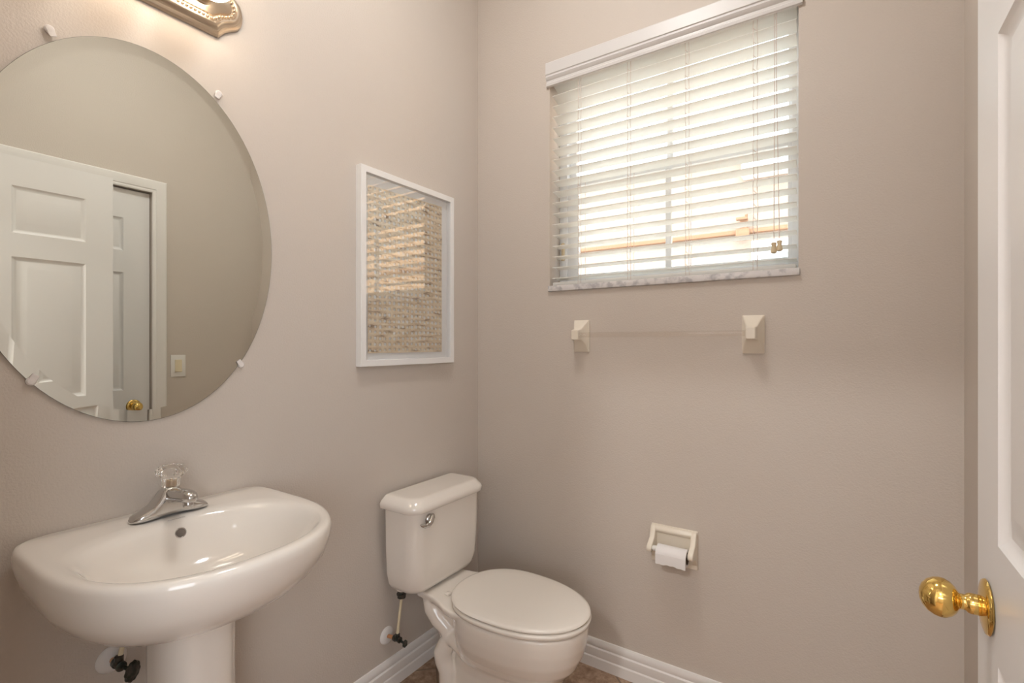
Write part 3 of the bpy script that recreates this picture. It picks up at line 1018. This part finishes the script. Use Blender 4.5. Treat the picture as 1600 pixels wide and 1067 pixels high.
# seat ring and lid
m = MB()
m.loft([egg(0.246, 0.714, 0.172, 0.3735), egg(0.241, 0.719, 0.177, 0.3755), egg(0.240, 0.721, 0.179, 0.383), egg(0.242, 0.719, 0.177, 0.3885), egg(0.250, 0.712, 0.170, 0.3905)])
m.build('toilet_seat', M['seat'], to, ang=60)
m = MB()
m.loft([egg(0.244, 0.711, 0.170, 0.3925), egg(0.237, 0.717, 0.175, 0.394), egg(0.235, 0.719, 0.177, 0.398), egg(0.238, 0.716, 0.174, 0.4025), egg(0.248, 0.707, 0.165, 0.405), egg(0.29, 0.67, 0.135, 0.4065), egg(0.38, 0.58, 0.06, 0.4075)])
m.build('seat_lid', M['seat'], to, ang=60)
for sg in (-1, 1):
    MB().box(0.216, 0.236, TY + sg * 0.075 - 0.010, TY + sg * 0.075 + 0.010, 0.3738, 0.3815, 0.003).build('hinge_cap', M['porcelain'], to)

# ------------------------------------------------------------------ towel bar
tb = thing('towel_bar', 'bisque ceramic towel bar with clear rod below the window', 'towel bar', (0.825, BACK, 1.28))
for yc in (0.518, 1.131):
    m = MB()
    rings = []
    for d_, hw, z0, z1, r in ((0.0005, 0.033, 1.218, 1.343, 0.004), (0.006, 0.033, 1.218, 1.343, 0.004), (0.009, 0.030, 1.222, 1.339, 0.004), (0.014, 0.0295, 1.228, 1.337, 0.004), (0.022, 0.026, 1.244, 1.330, 0.005), (0.032, 0.021, 1.256, 1.319, 0.005), (0.041, 0.0175, 1.262, 1.309, 0.005), (0.047, 0.0160, 1.263, 1.306, 0.005), (0.064, 0.0155, 1.2635, 1.304, 0.005), (0.068, 0.0125, 1.2665, 1.301, 0.004)):
        rg = []
        for cx, cz, a0 in ((hw - r, z1 - r, 0), (-hw + r, z1 - r, PI / 2), (-hw + r, z0 + r, PI), (hw - r, z0 + r, 1.5 * PI)):
            for i in range(5):
                a = a0 + PI / 2 * i / 4
                rg.append(Vector((yc + cx + r * math.cos(a), BACK - d_, cz + r * math.sin(a))))
        rings.append(rg)
    m.loft(rings)
    m.build('bracket', M['bisque'], tb, ang=32)
MB().box(0.518 + 0.006, 1.131 - 0.006, BACK - 0.064, BACK - 0.046, 1.2745, 1.2925, 0.002).build('rod', M['rod'], tb)['label'] = 'clear square acrylic rod'

# ------------------------------------------------------------------ toilet paper holder
tp = thing('toilet_paper_holder', 'bisque ceramic toilet paper holder on the wall right of toilet', 'paper holder', (0.878, BACK, 0.535))
HX0, HX1, HZ0, HZ1 = 0.797, 0.958, 0.468, 0.602
m = MB()
m.box(HX0, HX1, BACK - 0.008, BACK - 0.0005, HZ0, HZ1, 0.003)
m.build('wall_plate', M['bisque'], tp)
m = MB()
arm = [(0.004, HZ1 - 0.003), (0.012, HZ1 - 0.001), (0.022, HZ1 - 0.006), (0.028, HZ1 - 0.020), (0.036, HZ1 - 0.040), (0.054, HZ1 - 0.052), (0.068, HZ1 - 0.060), (0.073, HZ1 - 0.070), (0.070, HZ1 - 0.080), (0.060, HZ1 - 0.084), (0.046, HZ1 - 0.085), (0.028, HZ1 - 0.092), (0.014, HZ1 - 0.110), (0.004, HZ1 - 0.122)]
for xa in (HX0 + 0.001, HX1 - 0.020):
    m.poly([(xa, BACK - a, b) for a, b in arm], (0.019, 0, 0))
bar = [(0.004, HZ1 - 0.003), (0.012, HZ1 - 0.001), (0.022, HZ1 - 0.006), (0.026, HZ1 - 0.014), (0.022, HZ1 - 0.022), (0.012, HZ1 - 0.028), (0.004, HZ1 - 0.030)]
m.poly([(HX0 + 0.015, BACK - a, b) for a, b in bar], (HX1 - HX0 - 0.030, 0, 0))
m.bevel(0.004, 3, 50)
m.build('bracket_frame', M['bisque'], tp, ang=50)
m = MB()
SPZ, SPD = 0.5345, 0.060
m.lathe([(0.006, 0.0), (0.0085, 0.002), (0.0095, 0.008), (0.0095, 0.05), (0.0085, 0.052), (0.0085, 0.114), (0.0075, 0.116), (0.006, 0.1172)], (HX0 + 0.0203, BACK - SPD, SPZ), (1, 0, 0), 24)
m.build('spindle', M['white_pl'], tp)
rl = thing('toilet_paper_roll', 'nearly used white toilet paper roll on the ceramic holder', 'toilet paper', (0.888, BACK - SPD, 0.522))
RC = Vector((0, BACK - SPD, 0.5235))
m = MB()
rings = []
for x, ro in ((0.836, 0.0205), (0.836, 0.0285), (0.837, 0.029), (0.936, 0.029), (0.937, 0.0285), (0.937, 0.0205)):
    rings.append([Vector((x, RC.y + ro * math.cos(t), RC.z + ro * math.sin(t))) for t in [2 * PI * i / 40 for i in range(40)]])
m.loft(rings, False, False)
# loose tail hanging off the front with a torn, wavy edge
tail = []
for x_i in range(25):
    x = 0.8362 + (0.9372 - 0.8362) * x_i / 24
    zb = 0.4955 - 0.0016 * math.sin(x_i * 0.38) - 0.001 * math.sin(x_i * 1.1 + 1)
    tail.append([Vector((x, RC.y - 0.0290, RC.z + 0.006)), Vector((x, RC.y - 0.0298, RC.z - 0.012)), Vector((x, RC.y - 0.0285, zb)), Vector((x, RC.y - 0.0279, zb)), Vector((x, RC.y - 0.0290, RC.z - 0.012)), Vector((x, RC.y - 0.0284, RC.z + 0.006))])
m.loft(tail)
m.build('paper', M['paper'], rl, ang=50)
m = MB()
rings = []
for x, ro in ((0.8365, 0.0193), (0.8365, 0.0204), (0.9365, 0.0204), (0.9365, 0.0193), (0.8365, 0.0193)):
    rings.append([Vector((x, RC.y + ro * math.cos(t), RC.z + ro * math.sin(t))) for t in [2 * PI * i / 32 for i in range(32)]])
m.loft(rings, False, False)
m.build('cardboard_core', M['core'], rl)


# ------------------------------------------------------------------ added ceiling fill lights (unseen, brightening hall and bathroom)
def dome(label, x, y, r, em):
    t = thing('ceiling_light', label, 'ceiling light', (x, y, CEIL))
    MB().lathe([(r * 1.06, 0), (r * 1.06, -0.02), (r, -0.022), (r * 0.9, -0.02)], (x, y, CEIL - 0.0005), (0, 0, 1), 40).build('lamp_base', M['nickel'], t)
    MB().lathe([(r * 0.98, -0.022), (r * 0.96, -0.045), (r * 0.8, -0.075), (r * 0.5, -0.095), (0, -0.102)], (x, y, CEIL - 0.0005), (0, 0, 1), 40).build('diffuser', em, t)


dome('round lit dome light on the hall ceiling behind the camera', 1.0, -1.9, 0.17, M['lamp'])
dome('round lit dome light on the bathroom ceiling above the frame', 0.75, 0.9, 0.15, M['lamp2'])
